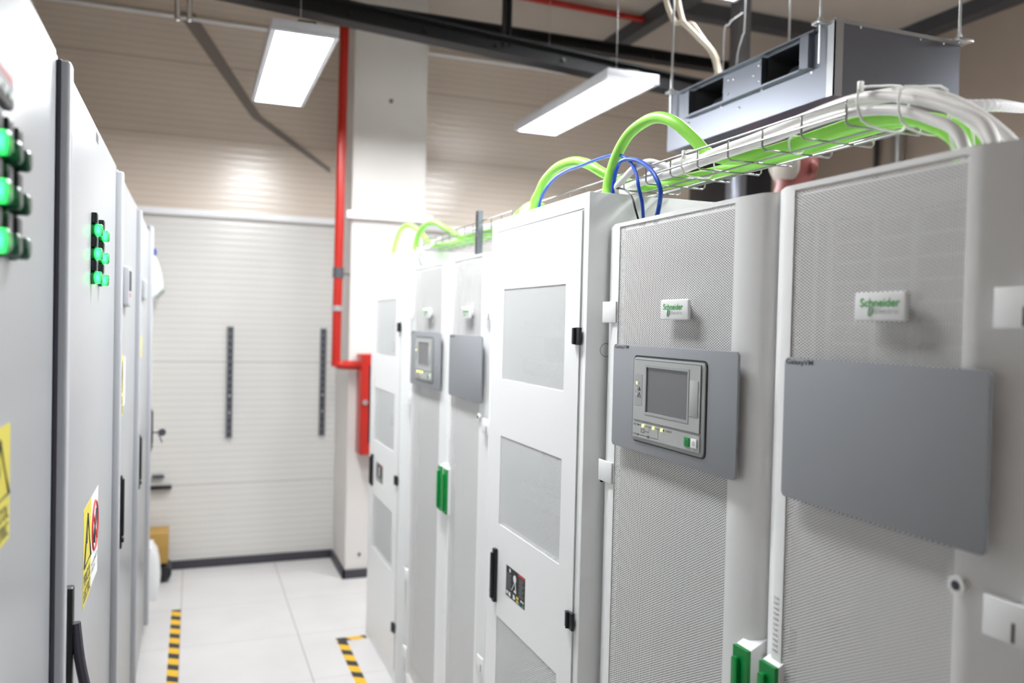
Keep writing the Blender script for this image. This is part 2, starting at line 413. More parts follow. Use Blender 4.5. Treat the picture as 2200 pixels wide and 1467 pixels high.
    obj('led_strip', MB().box(0.9125, 0.9131, 1.576, 1.6075, 1.546, 1.6135), bezel_m, p)
    obj('slot_cover', MB().box(0.9119, 0.9131, 1.3615, 1.391, 1.544, 1.614, 0.0005), bezel_d, p)
    obj('diagram_panel', MB().rplate(1.3545, 1.612, 1.4765, 1.5085, 0.9130, 0.9160, 0.003), bezel_d, p)
    for zz, mm in ((1.594, led_off), (1.582, led_off), (1.569, led_off)):
        obj('status_led', MB().box(0.9119, 0.9126, 1.5965, 1.6005, zz-0.003, zz+0.003), mm if zz < 1.59 else led_y, p)
    ic = MB(); X = 0.9121
    ic.quad((X, 1.590, 1.5935), (X, 1.583, 1.5935), (X, 1.583, 1.5945), (X, 1.590, 1.5945))
    ic.bm.faces.new([ic.bm.verts.new(q) for q in ((X, 1.592, 1.578), (X, 1.580, 1.578), (X, 1.586, 1.588))])
    ic.tube([(X, 1.592, 1.564), (X, 1.580, 1.564), (X, 1.586, 1.574)], 0.0006, 4, 1, True)
    obj('symbols', ic, dark_t, p)
    for yy in (1.567, 1.524, 1.491): obj('power_led', MB().cyl((0.9107, yy, 1.5035), (0.9131, yy, 1.5035), 0.0028, 12), led_y, p, 'lit yellow light')
    dg = MB(); X = 0.9127
    def ln(y0, z0, y1, z1, w=0.0005):
        if abs(y0-y1) > abs(z0-z1): dg.quad((X, y0, z0-w), (X, y1, z1-w), (X, y1, z1+w), (X, y0, z0+w))
        else: dg.quad((X, y0-w, z0), (X, y0+w, z0), (X, y1+w, z1), (X, y1-w, z1))
    ln(1.588, 1.5035, 1.480, 1.5035); ln(1.588, 1.482, 1.505, 1.482); ln(1.505, 1.482, 1.505, 1.5035); ln(1.541, 1.493, 1.541, 1.5035); ln(1.560, 1.492, 1.541, 1.492)
    dg.tube([(X, 1.575, 1.489), (X, 1.563, 1.489), (X, 1.563, 1.496), (X, 1.575, 1.496)], 0.0006, 4, 1, True)
    dg.tube([(X, 1.545+0.003*math.cos(a), 1.482+0.003*math.sin(a)) for a in [k*math.pi/4 for k in range(8)]], 0.0005, 4, 1, True)
    for q in ((1.588, 1.5035), (1.588, 1.482), (1.484, 1.5035)):
        dg.bm.faces.new([dg.bm.verts.new(v) for v in ((X, q[0]+0.002, q[1]-0.003), (X, q[0]-0.005, q[1]), (X, q[0]+0.002, q[1]+0.003))])
    text_mb(dg, 'INPUT', '-x', X, 1.608, 1.5015, height=0.0042); text_mb(dg, 'BYPASS', '-x', X, 1.610, 1.480, height=0.0042); text_mb(dg, 'OUTPUT', '-x', X, 1.4745, 1.5015, height=0.0042)
    obj('diagram', dg, dark_t, p)
    gb = MB().rplate(1.387, 1.405, 1.4835, 1.5015, 0.9110, 0.9131, 0.002, 0.0004); obj('on_button', gb, green_h, p, 'green button')
    wb = MB().rplate(1.361, 1.381, 1.4835, 1.5015, 0.9110, 0.9131, 0.002, 0.0004); obj('off_button', wb, white, p, 'white button')
    obj('button_mark', text_mb(MB(), 'I', '-x', 0.9108, 1.397, 1.489, height=0.007), dark_t, p); obj('button_mark', text_mb(MB(), 'O', '-x', 0.9108, 1.374, 1.489, height=0.007), dark_t, p)
    p2 = obj('cover_plate', MB().rplate(0.740, 1.122, 1.4415, 1.673, 0.919, 0.924, 0.010, 0.001).box(0.924, 0.9368, 0.80, 1.06, 1.47, 1.65), plate_m, t, 'plain grey cover plate')
    nm = MB(); text_mb(nm, 'GalaxyVM', '-x', 0.9186, 1.117, 1.6595, width=0.063, height=0.0105, bold=0.010); obj('lettering', nm, dark_t, p2)
    badge(t, 1.517, 1.412); badge(t, 0.969, 0.873)
    door_handle(t, 1.196, 1.237); door_handle(t, 1.122, 1.163)
    for z in (1.776, 1.393, 0.58, 0.22):
        bracket(t, 1.739, 1.806, z, 1.772, 1.80)
    for z in (1.776, 1.393, 0.58, 0.22):
        b = bracket(t, 0.680, 0.749, z, 0.69, 0.72)
        obj('slot', MB().box(0.9292, 0.9302, 0.705, 0.709, z-0.048, z-0.024), black, b)
    lk = obj('lock', MB().cyl((0.926, 0.786, 1.392), (0.936, 0.786, 1.392), 0.0125, 20), white, t)
    obj('keyhole', MB().cyl((0.9252, 0.786, 1.392), (0.9262, 0.786, 1.392), 0.0065, 12), grey_tape, lk)
    rows = MB()
    for k in range(11):
        rows.box(0.9338, 0.9343, 1.1365+0.0008*(k % 2), 1.149, 1.170+k*0.009, 1.173+k*0.009)
    obj('rating_label', rows, inner_l, t, 'faint printed rating label')
    return t
ups = make_ups()
D = 1.93
dup(ups, (0, D, 0), 'white double-door power cabinet farther down the row with small yellow lights')

# ---------------------------------------------------------------- battery cabinets with three mesh windows
def make_battery():
    t = thing('battery_cabinet', 'tall white cabinet in front of the row with three mesh windows and black sticker', 'cabinet', (1.35, 2.21, 0), 'tall cabinets with mesh windows')
    y0, y1 = 1.855, 2.566
    b = MB()
    b.box(0.912, 1.77, y0, y0+0.02, 0.0, 2.05, 0.002); b.box(0.912, 1.77, y1-0.02, y1, 0.0, 2.05, 0.002)
    b.box(0.9125, 1.769, y0+0.02, y1-0.02, 2.012, 2.05); b.box(0.9125, 1.769, y0+0.02, y1-0.02, 0.0, 0.06)
    b.box(1.75, 1.77, y0+0.02, y1-0.02, 0.06, 2.03)
    b.box(0.9125, 0.935, y0+0.02, y0+0.03, 0.06, 2.012); b.box(0.9125, 0.935, y1-0.03, y1-0.02, 0.06, 2.012)
    obj('body', b, white, t)
    sh = MB()
    for z in (0.35, 0.75, 1.15, 1.55, 1.68): sh.box(1.02, 1.74, y0+0.03, y1-0.03, z, z+0.05)
    sh.box(1.25, 1.27, y0+0.02, y1-0.02, 0.06, 2.01)
    obj('shelf', sh, inner, t)
    for k, (z, yy) in enumerate(((1.20, 2.05), (1.20, 2.3), (1.60, 2.05), (1.60, 2.3), (0.8, 2.05), (0.8, 2.3))):
        obj('battery', MB().box(1.03, 1.24, yy-0.09, yy+0.09, z, z+0.12, 0.004), inner_d if k % 2 else inner, t)
    ws = ((1.543, 1.825), (1.087, 1.366), (0.517, 0.797)); wy0, wy1 = 1.975, 2.435
    dy0, dy1, dz0, dz1 = 1.888, 2.533, 0.065, 2.006
    d = MB(); X0, X1 = 0.9085, 0.93
    d.box(X0, X1, dy0, wy0, dz0, dz1); d.box(X0, X1, wy1, dy1, dz0, dz1)
    zz = [dz0]+[v for w in reversed(ws) for v in w]+[dz1]
    for k in range(0, len(zz), 2): d.box(X0, X1, wy0, wy1, zz[k], zz[k+1])
    door = obj('door', d, white_door, t, flat=True)
    for a, b_ in ws:
        obj('mesh_window', MB().quad((X0+0.002, wy1, a), (X0+0.002, wy0, a), (X0+0.002, wy0, b_), (X0+0.002, wy1, b_)), perf_win, door, flat=True)
    gp = MB().box(0.9119, 0.9124, dy0-0.004, dy0, dz0, dz1+0.004).box(0.9119, 0.9124, dy0, dy1, dz1, dz1+0.003)
    obj('door_gap', gp, grey_t, t)
    for z in (1.69, 0.968, 0.27):
        h = MB().box(0.9005, 0.9085, 1.872, 1.897, z-0.022, z+0.022, 0.0015).box(0.8985, 0.9085, 1.899, 1.912, z-0.02, z+0.02, 0.0015).cyl((0.9, 1.898, z-0.021), (0.9, 1.898, z+0.021), 0.005, 12)
        obj('hinge', h, black, t)
    hd = obj('handle', MB().box(0.896, 0.9085, 2.436, 2.458, 0.838, 1.007, 0.003).box(0.888, 0.897, 2.440, 2.454, 0.85, 0.995, 0.003), black, t)
    obj('lock_insert', MB().cyl((0.8935, 2.462, 0.872), (0.899, 2.456, 0.872), 0.006, 12), alu, hd)
    st = obj('instruction_sticker', MB().box(0.9078, 0.9086, 2.205, 2.358, 0.889, 0.980), black_soft, t, 'black sticker printed with pictograms')
    X = 0.9074; pr = MB()
    def q(y0_, y1_, z0_, z1_): pr.quad((X, y1_, z0_), (X, y0_, z0_), (X, y0_, z1_), (X, y1_, z1_))
    pr.cyl((X-0.0002, 2.325, 0.970), (X, 2.325, 0.970), 0.0065, 16)
    pr.cyl((X-0.0002, 2.285, 0.955), (X, 2.285, 0.955), 0.012, 16)
    pr.tube([(X, 2.284, 0.945), (X, 2.307, 0.917)], 0.0018, 4, 1); pr.tube([(X, 2.28, 0.945), (X, 2.272, 0.915)], 0.0018, 4, 1)
    q(2.272, 2.29, 0.915, 0.922); q(2.283, 2.297, 0.893, 0.907); q(2.277, 2.285, 0.897, 0.901)
    q(2.317, 2.332, 0.893, 0.905); q(2.338, 2.352, 0.895, 0.905)
    q(2.222, 2.236, 0.903, 0.909); q(2.211, 2.219, 0.903, 0.909)
    obj('print', pr, white_t, st, 'white pictograms')
    pr = MB()
    for k in range(11): q(2.212+0.006*(k % 3), 2.252-0.004*(k % 2), 0.966-k*0.0052, 0.9685-k*0.0052)
    obj('print', pr, inner, st, 'grey lines of small print')
    pr = MB()
    for k in range(8): q(2.312+0.004*(k % 2), 2.353, 0.955-k*0.0062, 0.958-k*0.0062)
    obj('print', pr, inner, st, 'grey lines of small print')
    pr = MB(); q(2.206, 2.258, 0.973, 0.9795); obj('print', pr, red_t, st, 'red strip')
    pr = MB(); q(2.252, 2.270, 0.902, 0.910); q(2.252, 2.270, 0.891, 0.899); obj('print', pr, yellow_t, st, 'yellow triangles')
    pr = MB(); q(2.236, 2.248, 0.891, 0.899); obj('print', pr, blue_t, st, 'blue square'); pr = MB(); q(2.211, 2.224, 0.891, 0.899); obj('print', pr, green_t, st, 'green square')
    kn = MB().tube([(0.968+0.0165*math.cos(a), 1.8546, 1.657+0.0165*math.sin(a)) for a in [k*math.pi/8 for k in range(16)]], 0.0006, 4, 1, True)
    obj('knockout', kn, dark_t, t)
    obj('screw_hole', MB().cyl((0.966, 1.8543, 1.330), (0.966, 1.856, 1.330), 0.0058, 16), black, t)
    return t
bat = make_battery()
dup(bat, (0, D, 0), 'tall white cabinet at the far end of the row beside the red hose box')

# ---------------------------------------------------------------- left row of switch cabinets
def pilot(t, y, z, on):
    p = obj('pilot_light', MB().cyl((-0.2215, y, z), (-0.214, y, z), 0.016, 20).cyl((-0.214, y, z), (-0.2015, y, z), 0.0145, 20).cyl((-0.2015, y, z), (-0.1985, y, z), 0.0145, 20, 0.011),
            lens_on if on else lens_off, t, 'lit green lamp' if on else 'unlit green lamp')
    obj('name_tag', MB().box(-0.2215, -0.2105, y-0.0145, y+0.0145, z+0.0155, z+0.0395, 0.001), black, p)
    obj('name_tag_face', MB().box(-0.2106, -0.2098, y-0.011, y+0.011, z+0.019, z+0.036), grey_tape, p)
def yellow_sticker(t, y0, y1, z0, z1, lines):
    s = obj('warning_sticker', MB().box(-0.2222, -0.2214, y0, y1, z0, z1), yellow_t, t, 'yellow warning sticker with black triangle')
    pr = MB(); X = -0.2212; w = y1-y0; hgt = z1-z0; ym = (y0+y1)/2
    zt, zb = z1-0.10*hgt, z0+0.40*hgt
    pr.tube([(X, y0+0.07*w, zb), (X, y1-0.07*w, zb), (X, ym, zt)], 0.016*w, 4, 1, True)
    pr.quad((X+0.0004, ym+0.06*w, zb+0.32*hgt), (X+0.0004, ym-0.07*w, zb+0.20*hgt), (X+0.0004, ym+0.01*w, zb+0.19*hgt), (X+0.0004, ym-0.03*w, zb+0.06*hgt))
    for k, l in enumerate(lines):
        text_mb(pr, l, '+x', X+0.0004, y0+0.08*w, z0+(0.20-0.155*k)*hgt, width=0.84*w, height=0.12*hgt, bold=0.01)
    obj('print', pr, dark_t, s); return s
def handle(t, y, open_=False):
    h = obj('swing_handle', MB().box(-0.2215, -0.203, y-0.014, y+0.014, 0.815 if open_ else 0.965, 1.2, 0.004).box(-0.203, -0.197, y-0.012, y+0.012, 0.985 if not open_ else 0.83, 1.0 if not open_ else 0.86, 0.003), black, t)
    if open_:
        lv = MB().tube([(-0.200, y, 1.13), (-0.192, y, 1.06), (-0.178, y, 0.985), (-0.168, y, 0.925)], 0.0095, 8, 3)
        obj('lever', lv, grey_tape, h, 'grey lever swung outward')
    else:
        obj('lever', MB().box(-0.2035, -0.1975, y-0.010, y+0.010, 1.005, 1.19, 0.003), black_soft, h)
    return h
def switch_cab(y0, y1, label, ztop=2.166, shade_strip=False):
    t = thing('switch_cabinet', label, 'cabinet', (-0.6, (y0+y1)/2, 0), 'grey switch cabinets along the aisle')
    obj('body', MB().box(-1.0, -0.234, y0, y1, 0.035, ztop-0.003, 0.002), ral, t)
    obj('plinth', MB().box(-0.98, -0.228, y0, y1, 0.0, 0.035), black_soft, t)
    obj('door', MB().box(-0.2335, -0.2219, y0+0.043, y1-0.004, 0.04, ztop, 0.003), ral, t)
    if shade_strip: obj('shade_strip', MB().box(-0.2335, -0.2175, y0+0.0008, y0+0.0032, 0.04, ztop-0.014), seam_shade_m, t)  # dark strip painting the shade in the gap beside the edge strip
    obj('seam', MB().box(-0.2335, -0.2232, y0-(0.016 if shade_strip else 0.006), y0+0.0008, 0.04, ztop-0.01), black if shade_strip else seam_shade_m, t)
    obj('edge_strip', MB().box(-0.2335, -0.203, y0+0.003, y0+0.041, 0.04, ztop-0.012, 0.006, 3), ral_strip, t)
    return t
c1 = switch_cab(0.42, 1.600, 'grey switch cabinet nearest the camera with a meter and mostly unlit green lamps', 2.162)
obj('rear_strip', MB().box(-0.2335, -0.2225, 1.575, 1.5995, 0.04, 2.155, 0.002), ral_strip, c1)
for yy, on in ((1.109, True), (1.172, False), (1.233, False)):
    for zz in (1.912, 1.856, 1.799): pilot(c1, yy, zz, on)
me_ = obj('meter', MB().rplate(0.98, 1.168, 1.958, 2.048, -0.2215, -0.206, 0.012, 0.004), grey_tape, c1, 'digital meter with glossy screen')
obj('screen', MB().box(-0.2065, -0.2052, 0.99, 1.158, 2.002, 2.042), dark_glass, me_)
obj('print', text_mb(MB(), '88888888', '+x', -0.2055, 1.0, 1.986, width=0.15, height=0.010), red_t, me_, 'red figures')
for k in range(5): obj('button', MB().box(-0.2065, -0.2045, 1.0+k*0.032, 1.022+k*0.032, 1.968, 1.977), grey_t, me_)
yellow_sticker(c1, 1.115, 1.248, 1.420, 1.572, ('PERICOL', 'ELECTRIC'))
c2 = switch_cab(1.62, 2.775, 'grey switch cabinet with six lit green lamps and swung-out handle', shade_strip=True)
for yy in (2.153, 2.312):
    for zz in (1.912, 1.857, 1.802): pilot(c2, yy, zz, True)
yellow_sticker(c2, 2.062, 2.214, 1.052, 1.276, ('PERICOL', 'ELECTRIC'))
ws_ = obj('prohibition_sticker', MB().box(-0.2222, -0.2214, 2.214, 2.366, 1.056, 1.276), white_t, c2, 'white no-touching sticker with red ring')
pr = MB(); X = -0.2211; cy0, cz0, rr = 2.288, 1.192, 0.060
pr.tube([(X, cy0+rr*math.cos(a), cz0+rr*math.sin(a)) for a in [k*math.pi/12 for k in range(24)]], 0.0034, 4, 1, True)
pr.tube([(X, cy0-rr*0.7, cz0+rr*0.7), (X, cy0+rr*0.7, cz0-rr*0.7)], 0.0026, 4, 1); obj('print', pr, red_t, ws_, 'red crossed ring')
pr = MB().tube([(X, cy0+0.03, cz0+0.035), (X, cy0+0.012, cz0+0.01), (X, cy0-0.012, cz0-0.012), (X, cy0-0.02, cz0-0.04)], 0.0042, 5, 3)
obj('pictogram', pr, dark_t, ws_)
for l, z in (('NU ATINGETI', 1.102), ('PERICOL', 1.086)):
    obj('lettering', text_mb(MB(), l, '+x', X, 2.226, z, width=0.13 if z > 1.1 else 0.08, height=0.010), dark_t, ws_)
obj('maker_plate', MB().box(-0.2222, -0.2212, 2.215, 2.262, 2.130, 2.152), inner, c2)
pr = MB(); text_mb(pr, 'IIIII', '+x', -0.2210, 2.219, 2.134, width=0.038, height=0.014); obj('print', pr, inner_d, c2)
handle(c2, 1.752, True)
c3 = switch_cab(2.79, 3.757, 'grey switch cabinet with a curved meter and yellow label strip')
m3 = obj('meter', MB().rplate(3.09, 3.22, 1.745, 1.885, -0.2215, -0.204, 0.012, 0.003), ral_strip, c3)
obj('screen', MB().box(-0.2045, -0.2030, 3.105, 3.205, 1.80, 1.868), inner_d, m3)
pr = MB(); text_mb(pr, '8888', '+x', -0.2035, 3.115, 1.778, width=0.08, height=0.014); obj('print', pr, red_t, m3, 'red figures')
s3 = yellow_sticker(c3, 3.06, 3.145, 1.372, 1.58, ('PERICOL', 'ELECTRIC'))
obj('paper_label', MB().box(-0.2222, -0.2214, 3.15, 3.235, 1.40, 1.57), white_t, c3)
handle(c3, 2.925)
c4 = switch_cab(3.772, 4.832, 'grey switch cabinet with a pale square meter, fourth down the aisle')
m4 = obj('meter', MB().rplate(4.20, 4.36, 1.79, 1.885, -0.2215, -0.207, 0.012, 0.003), ral_strip, c4)
obj('screen', MB().box(-0.2075, -0.2062, 4.215, 4.345, 1.805, 1.87), grey_t, m4)
obj('paper_label', MB().box(-0.2222, -0.2214, 4.16, 4.24, 1.52, 1.62), yellow_t, c4)
handle(c4, 3.91)
c5 = switch_cab(4.845, 5.36, 'narrow grey cabinet at the end of the row with keys in its handle', 2.206)
handle(c5, 4.985)
obj('vent', MB().box(-0.2222, -0.2205, 5.24, 5.30, 1.50, 1.655), grey_tape, c5)
k = thing('key_bunch', 'bunch of keys hanging from the black handle of the end cabinet', 'keys', (-0.19, 4.985, 1.07))
obj('key', MB().box(-0.197, -0.165, 4.983, 4.987, 1.066, 1.074).cyl((-0.150, 4.982, 1.07), (-0.150, 4.988, 1.07), 0.020, 16), galv_dark, k)
obj('key', MB().tube([(-0.168, 4.985, 1.060), (-0.158, 4.985, 1.035), (-0.150, 4.985, 1.012)], 0.0035, 6, 2), galv_dark, k)
obj('key_ring', MB().tube([(-0.155+0.02*math.cos(a), 4.985, 1.066+0.02*math.sin(a)) for a in [q*math.pi/8 for q in range(16)]], 0.0015, 6, 1, True), chrome, k)

# ---------------------------------------------------------------- far left corner
ac = thing('air_conditioner', 'white wall air conditioner peeping out beyond the grey cabinets', 'air conditioner', (-0.31, 5.6, 1.82))
prof = [(-0.31, 2.075), (-0.25, 2.085), (-0.215, 2.07), (-0.192, 2.0), (-0.178, 1.93), (-0.176, 1.885), (-0.19, 1.862), (-0.225, 1.825), (-0.31, 1.815)]
obj('housing', MB().prism(prof, 'y', 5.425, 5.90, 0.004), white, ac)
obj('louvre', MB().prism([(-0.176, 1.883), (-0.172, 1.875), (-0.215, 1.822), (-0.222, 1.826)], 'y', 5.422, 5.88), grey_t, ac)
tag(obj('blue_sleeve', MB().box(-0.309, -0.214, 5.44, 5.60, 2.088, 2.125, 0.008), blue_t), 'blue folded sleeve lying on top of the white air conditioner', 'sleeve')
b = thing('waste_bin', 'rounded white bin on the floor at the end of the cabinet row', 'bin', (-0.24, 5.48, 0))
obj('bin_body', MB().prism([(-0.30, 0.0), (-0.178, 0.0), (-0.164, 0.10), (-0.170, 0.19), (-0.186, 0.27), (-0.21, 0.305), (-0.30, 0.305)], 'y', 5.39, 5.62, 0.006), white, b)
obj('lid', MB().box(-0.302, -0.208, 5.388, 5.622, 0.3055, 0.315, 0.003), trim_m, b)
cb = thing('cardboard_box', 'brown cardboard box standing by the dark skirting', 'box', (-0.2, 5.85, 0.12))
obj('carton', MB().box(-0.30, -0.128, 5.74, 5.95, 0.125, 0.318, 0.002), cardboard, cb)
obj('flap', MB().box(-0.30, -0.128, 5.737, 5.74, 0.22, 0.225), cardboard, cb)
tag(obj('cable_drum', MB().cyl((-0.22, 5.73, 0.062), (-0.22, 5.95, 0.062), 0.062, 20).cyl((-0.15, 5.73, 0.06), (-0.15, 5.93, 0.06), 0.045, 16), black_soft), 'dark cable drum on the floor under the cardboard box', 'drum')
br = thing('wall_bracket', 'short black bar fixed low on the end wall beyond the cabinets', 'bracket', (-0.2, 6.0, 0.57))
obj('bar', MB().box(-0.31, -0.117, 5.98, 6.03, 0.556, 0.578, 0.003), black, br)
tag(obj('wall_clip', MB().box(-0.24, -0.165, 6.0, 6.03, 0.628, 0.65, 0.004), galv_dark), 'small grey clip above the black bar on the end wall', 'clip')

# ---------------------------------------------------------------- floor tape
tag(obj('hazard_tape', MB().box(-0.092, -0.041, 0.6, 5.185, 0.0, 0.0008), tape_y, flat=True), 'long yellow and black floor tape beside the grey cabinets', 'floor tape', 'floor tapes')
tag(obj('hazard_tape', MB().box(0.744, 0.795, 0.6, 4.42, 0.0, 0.0008), tape_y, flat=True), 'long yellow and black floor tape in front of the white cabinets', 'floor tape', 'floor tapes')
tag(obj('hazard_tape', MB().box(0.744, 0.905, 4.42, 4.468, 0.0, 0.0008), tape_x, flat=True), 'short yellow and black floor tape running across to the far white cabinet', 'floor tape', 'floor tapes')

# ---------------------------------------------------------------- end wall fittings
def rail(x, label):
    m = MB(); z0, z1 = 0.886, 1.655; y = 6.03
    m.box(x-0.021, x-0.012, y-0.022, y, z0, z1); m.box(x+0.012, x+0.021, y-0.022, y, z0, z1)
    n = 16; st = (z1-z0)/n
    for k in range(n+1): m.box(x-0.012, x+0.012, y-0.022, y-0.019, z0+k*st-0.007, z0+k*st+0.007) if 0 < k < n else None
    m.box(x-0.012, x+0.012, y-0.022, y-0.019, z0, z0+0.012); m.box(x-0.012, x+0.012, y-0.022, y-0.019, z1-0.012, z1)
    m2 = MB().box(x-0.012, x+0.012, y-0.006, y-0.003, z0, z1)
    t = thing('slotted_rail', label, 'rail', (x, y, z0), 'slotted rails on the end wall')
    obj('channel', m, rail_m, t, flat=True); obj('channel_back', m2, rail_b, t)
    for z in (1.06, 1.18): obj('bolt', MB().cyl((x, y-0.026, z), (x, y-0.019, z), 0.008, 10), alu, t)
rail(0.243, 'dark slotted rail in the middle of the pale end wall'); rail(0.873, 'dark slotted rail beside the red pipe')
tag(obj('wall_conduit', MB().cyl((-1.2, 6.0, 3.706), (5.2, 6.0, 3.706), 0.013, 10), trim_m), 'thin pale conduit running high across the end wall', 'conduit')
bz = MB().prism([(-0.135, 3.755), (-0.02, 3.755), (0.42, 3.115), (0.90, 2.80), (0.90, 2.765), (0.36, 3.10)], 'y', 6.022, 6.029)  # flat grey band on the wall, narrowing towards its lower end
pp = thing('fire_pipe', 'red fire pipe rising beside the column to the roof', 'pipe', (0.87, 5.43, 1.43))
obj('riser', MB().tube([(0.888, 5.43, 3.97), (0.878, 5.43, 2.4), (0.871, 5.43, 1.50), (0.874, 5.43, 1.455), (0.889, 5.43, 1.43), (0.93, 5.43, 1.424), (1.025, 5.43, 1.424)], 0.030, 16, 5), red_paint, pp)
obj('pipe_coupling', MB().cyl((0.875, 5.43, 1.99), (0.876, 5.43, 2.055), 0.036, 16), galv_dark, pp, 'grey coupling')
cl = obj('pipe_clamp', MB().cyl((0.873, 5.43, 1.775), (0.873, 5.43, 1.81), 0.035, 16), alu, pp)
obj('clamp_bolt', MB().cyl((0.873, 5.385, 1.792), (0.873, 5.40, 1.792), 0.018, 10), alu, cl)
obj('wall_tie', MB().cyl((0.88, 5.43, 2.02), (0.968, 5.51, 2.02), 0.006, 8), galv_dark, pp)
hb = thing('hose_cabinet', 'red fire hose cabinet on the column half hidden by the white cabinet', 'cabinet', (1.3, 5.42, 0.84))
obj('case', MB().box(1.02, 1.62, 5.345, 5.499, 0.845, 1.50, 0.004), red_paint, hb)
hd = obj('door', MB().box(1.025, 1.07, 5.335, 5.345, 0.85, 1.495).box(1.57, 1.615, 5.335, 5.345, 0.85, 1.495).box(1.07, 1.57, 5.335, 5.345, 1.43, 1.495).box(1.07, 1.57, 5.335, 5.345, 0.85, 0.92), red_paint, hb)
obj('window', MB().box(1.07, 1.57, 5.338, 5.343, 0.92, 1.43), dark_glass, hd)
obj('lock_knob', MB().cyl((1.045, 5.318, 1.19), (1.045, 5.335, 1.19), 0.017, 16), chrome, hd)
tag(obj('column_bolt', MB().cyl((1.215, 5.49, 3.185), (1.215, 5.5, 3.185), 0.012, 12), galv_dark), 'small grey bolt head high on the white column', 'bolt', 'column bolts')
tag(obj('column_bolt', MB().cyl((1.06, 5.49, 0.155), (1.06, 5.5, 0.155), 0.010, 12), galv_dark), 'small grey bolt head low on the white column above the skirting', 'bolt', 'column bolts')
tag(obj('wall_band', bz, mat('grey_band_paint', (142, 133, 126), 0.6)), 'slim grey band slanting down the upper end wall behind the light panel', 'band')

# ---------------------------------------------------------------- overhead steel
def ibeam(name, p0, p1, hgt, wid, label, m, cat='beam'):
    """I section from p0 to p1 (x0,z0),(x1,z1) along X at depth y"""
    (x0, z0), (x1, z1), y = p0, p1, wid[1]
    w = wid[0]; b = MB()
    b.prism([(x0, z0-0.012), (x1, z1-0.012), (x1, z1), (x0, z0)], 'y', y-w/2, y+w/2)
    b.prism([(x0, z0-hgt), (x1, z1-hgt), (x1, z1-hgt+0.012), (x0, z0-hgt+0.012)], 'y', y-w/2, y+w/2)
    b.prism([(x0, z0-hgt+0.012), (x1, z1-hgt+0.012), (x1, z1-0.012), (x0, z0-0.012)], 'y', y-0.006, y+0.006)
    t = thing(name, label, cat, (x0, y, z0), 'dark roof steelwork')
    obj('section', b, m, t, flat=True)
    for k in range(5):
        u = 0.32+k*0.085; xx = x0+(x1-x0)*u; zz = z0+(z1-z0)*u-hgt/2
        obj('bolt', MB().cyl((xx, y-0.02, zz), (xx, y-0.006, zz), 0.011, 8), black, t)
    return t
ibeam('steel_beam', (-1.2, 3.49), (3.6, 3.195), 0.105, (0.11, 4.40), 'lower dark steel beam crossing above both light panels', steel_beam_m)
ibeam('steel_beam', (-1.2, 3.665), (5.2, 3.69), 0.075, (0.09, 5.20), 'upper dark steel beam running behind the lower one', steel_beam_m)
for (x0, x1, y0, y1, l) in ((2.99, 3.09, 2.2, 6.03, 'grey roof purlin running towards the end wall above the duct unit'), (3.09, 5.2, 4.93, 5.03, 'grey roof purlin crossing above the duct unit'), (4.86, 4.98, 1.5, 6.03, 'dark roof purlin close to the plain side wall')):
    tag(obj('roof_purlin', MB().box(x0, x1, y0, y1, 3.87, 3.88).box(x0, x1, y0, y1, 3.96, 3.97).box(x0, x0+0.012, y0, y1, 3.88, 3.96) if x1-x0 < 0.5 else MB().box(x0, x1, y0, y1, 3.87, 3.88).box(x0, x1, y0, y1, 3.96, 3.97).box(x0, x1, y0, y0+0.012, 3.88, 3.96), galv_dark, flat=True), l, 'beam', 'roof purlins')
tag(obj('hanger_strut', MB().box(1.595, 1.605, 4.385, 4.415, 3.27, 3.97).box(1.635, 1.645, 4.385, 4.415, 3.27, 3.97).box(1.605, 1.635, 4.405, 4.415, 3.27, 3.97), steel_beam_m), 'dark vertical strut holding the lower steel beam from the roof', 'strut')
tag(obj('sprinkler_pipe', MB().cyl((1.0, 5.25, 3.93), (3.0, 5.29, 3.93), 0.022, 12), red_paint), 'red pipe lying flat under the roof sheet', 'pipe')
for i, (pts, r) in enumerate((([(1.9, 3.5, 3.93), (2.02, 3.35, 3.2), (2.081, 3.3, 3.113), (2.157, 3.3, 3.06), (2.236, 3.3, 2.996), (2.272, 3.3, 2.90), (2.28, 3.2, 2.6), (2.27, 3.0, 2.55)], 0.012),
    ([(2.05, 3.5, 3.93), (2.09, 3.36, 3.2), (2.14, 3.32, 3.12), (2.2, 3.32, 3.06), (2.265, 3.32, 2.996), (2.30, 3.32, 2.90), (2.31, 3.2, 2.6), (2.30, 3.0, 2.55)], 0.012))):
    tag(obj('ceiling_cable', MB().tube(pts, r, 8, 6), cab_beige), ('outer pale cable curving from the roof behind the duct unit', 'inner pale cable curving from the roof behind the duct unit')[i], 'cable', 'pale ceiling cables')
for i, pts in enumerate(([(2.30, 3.3, 2.6), (2.297, 3.3, 3.08), (2.32, 3.3, 3.14), (2.346, 3.3, 3.17), (2.40, 3.3, 3.21)], [(2.361, 3.3, 2.6), (2.372, 3.3, 2.98), (2.40, 3.3, 3.1), (2.411, 3.3, 3.2), (2.42, 3.3, 3.97)])):
    tag(obj('thin_ceiling_cable', MB().tube(pts, 0.0035, 6, 6), inner), ('thin grey cable arching behind the duct unit', 'thin grey cable dropping straight behind the duct unit')[i], 'cable', 'thin ceiling cables')
pd = thing('chrome_pendant', 'small chrome twin fitting hanging in front of the wall conduit', 'fitting', (-0.07, 4.4, 3.17))
for dx, z in ((-0.022, 3.165), (0.032, 3.17)):
    obj('chrome_tube', MB().cyl((-0.07+dx, 4.4, z), (-0.07+dx, 4.4, 3.42), 0.013, 16).sph((-0.07+dx, 4.4, z), 0.013), chrome, pd)
obj('cross_bar', MB().box(-0.11, -0.02, 4.39, 4.41, 3.33, 3.35, 0.002), chrome, pd)

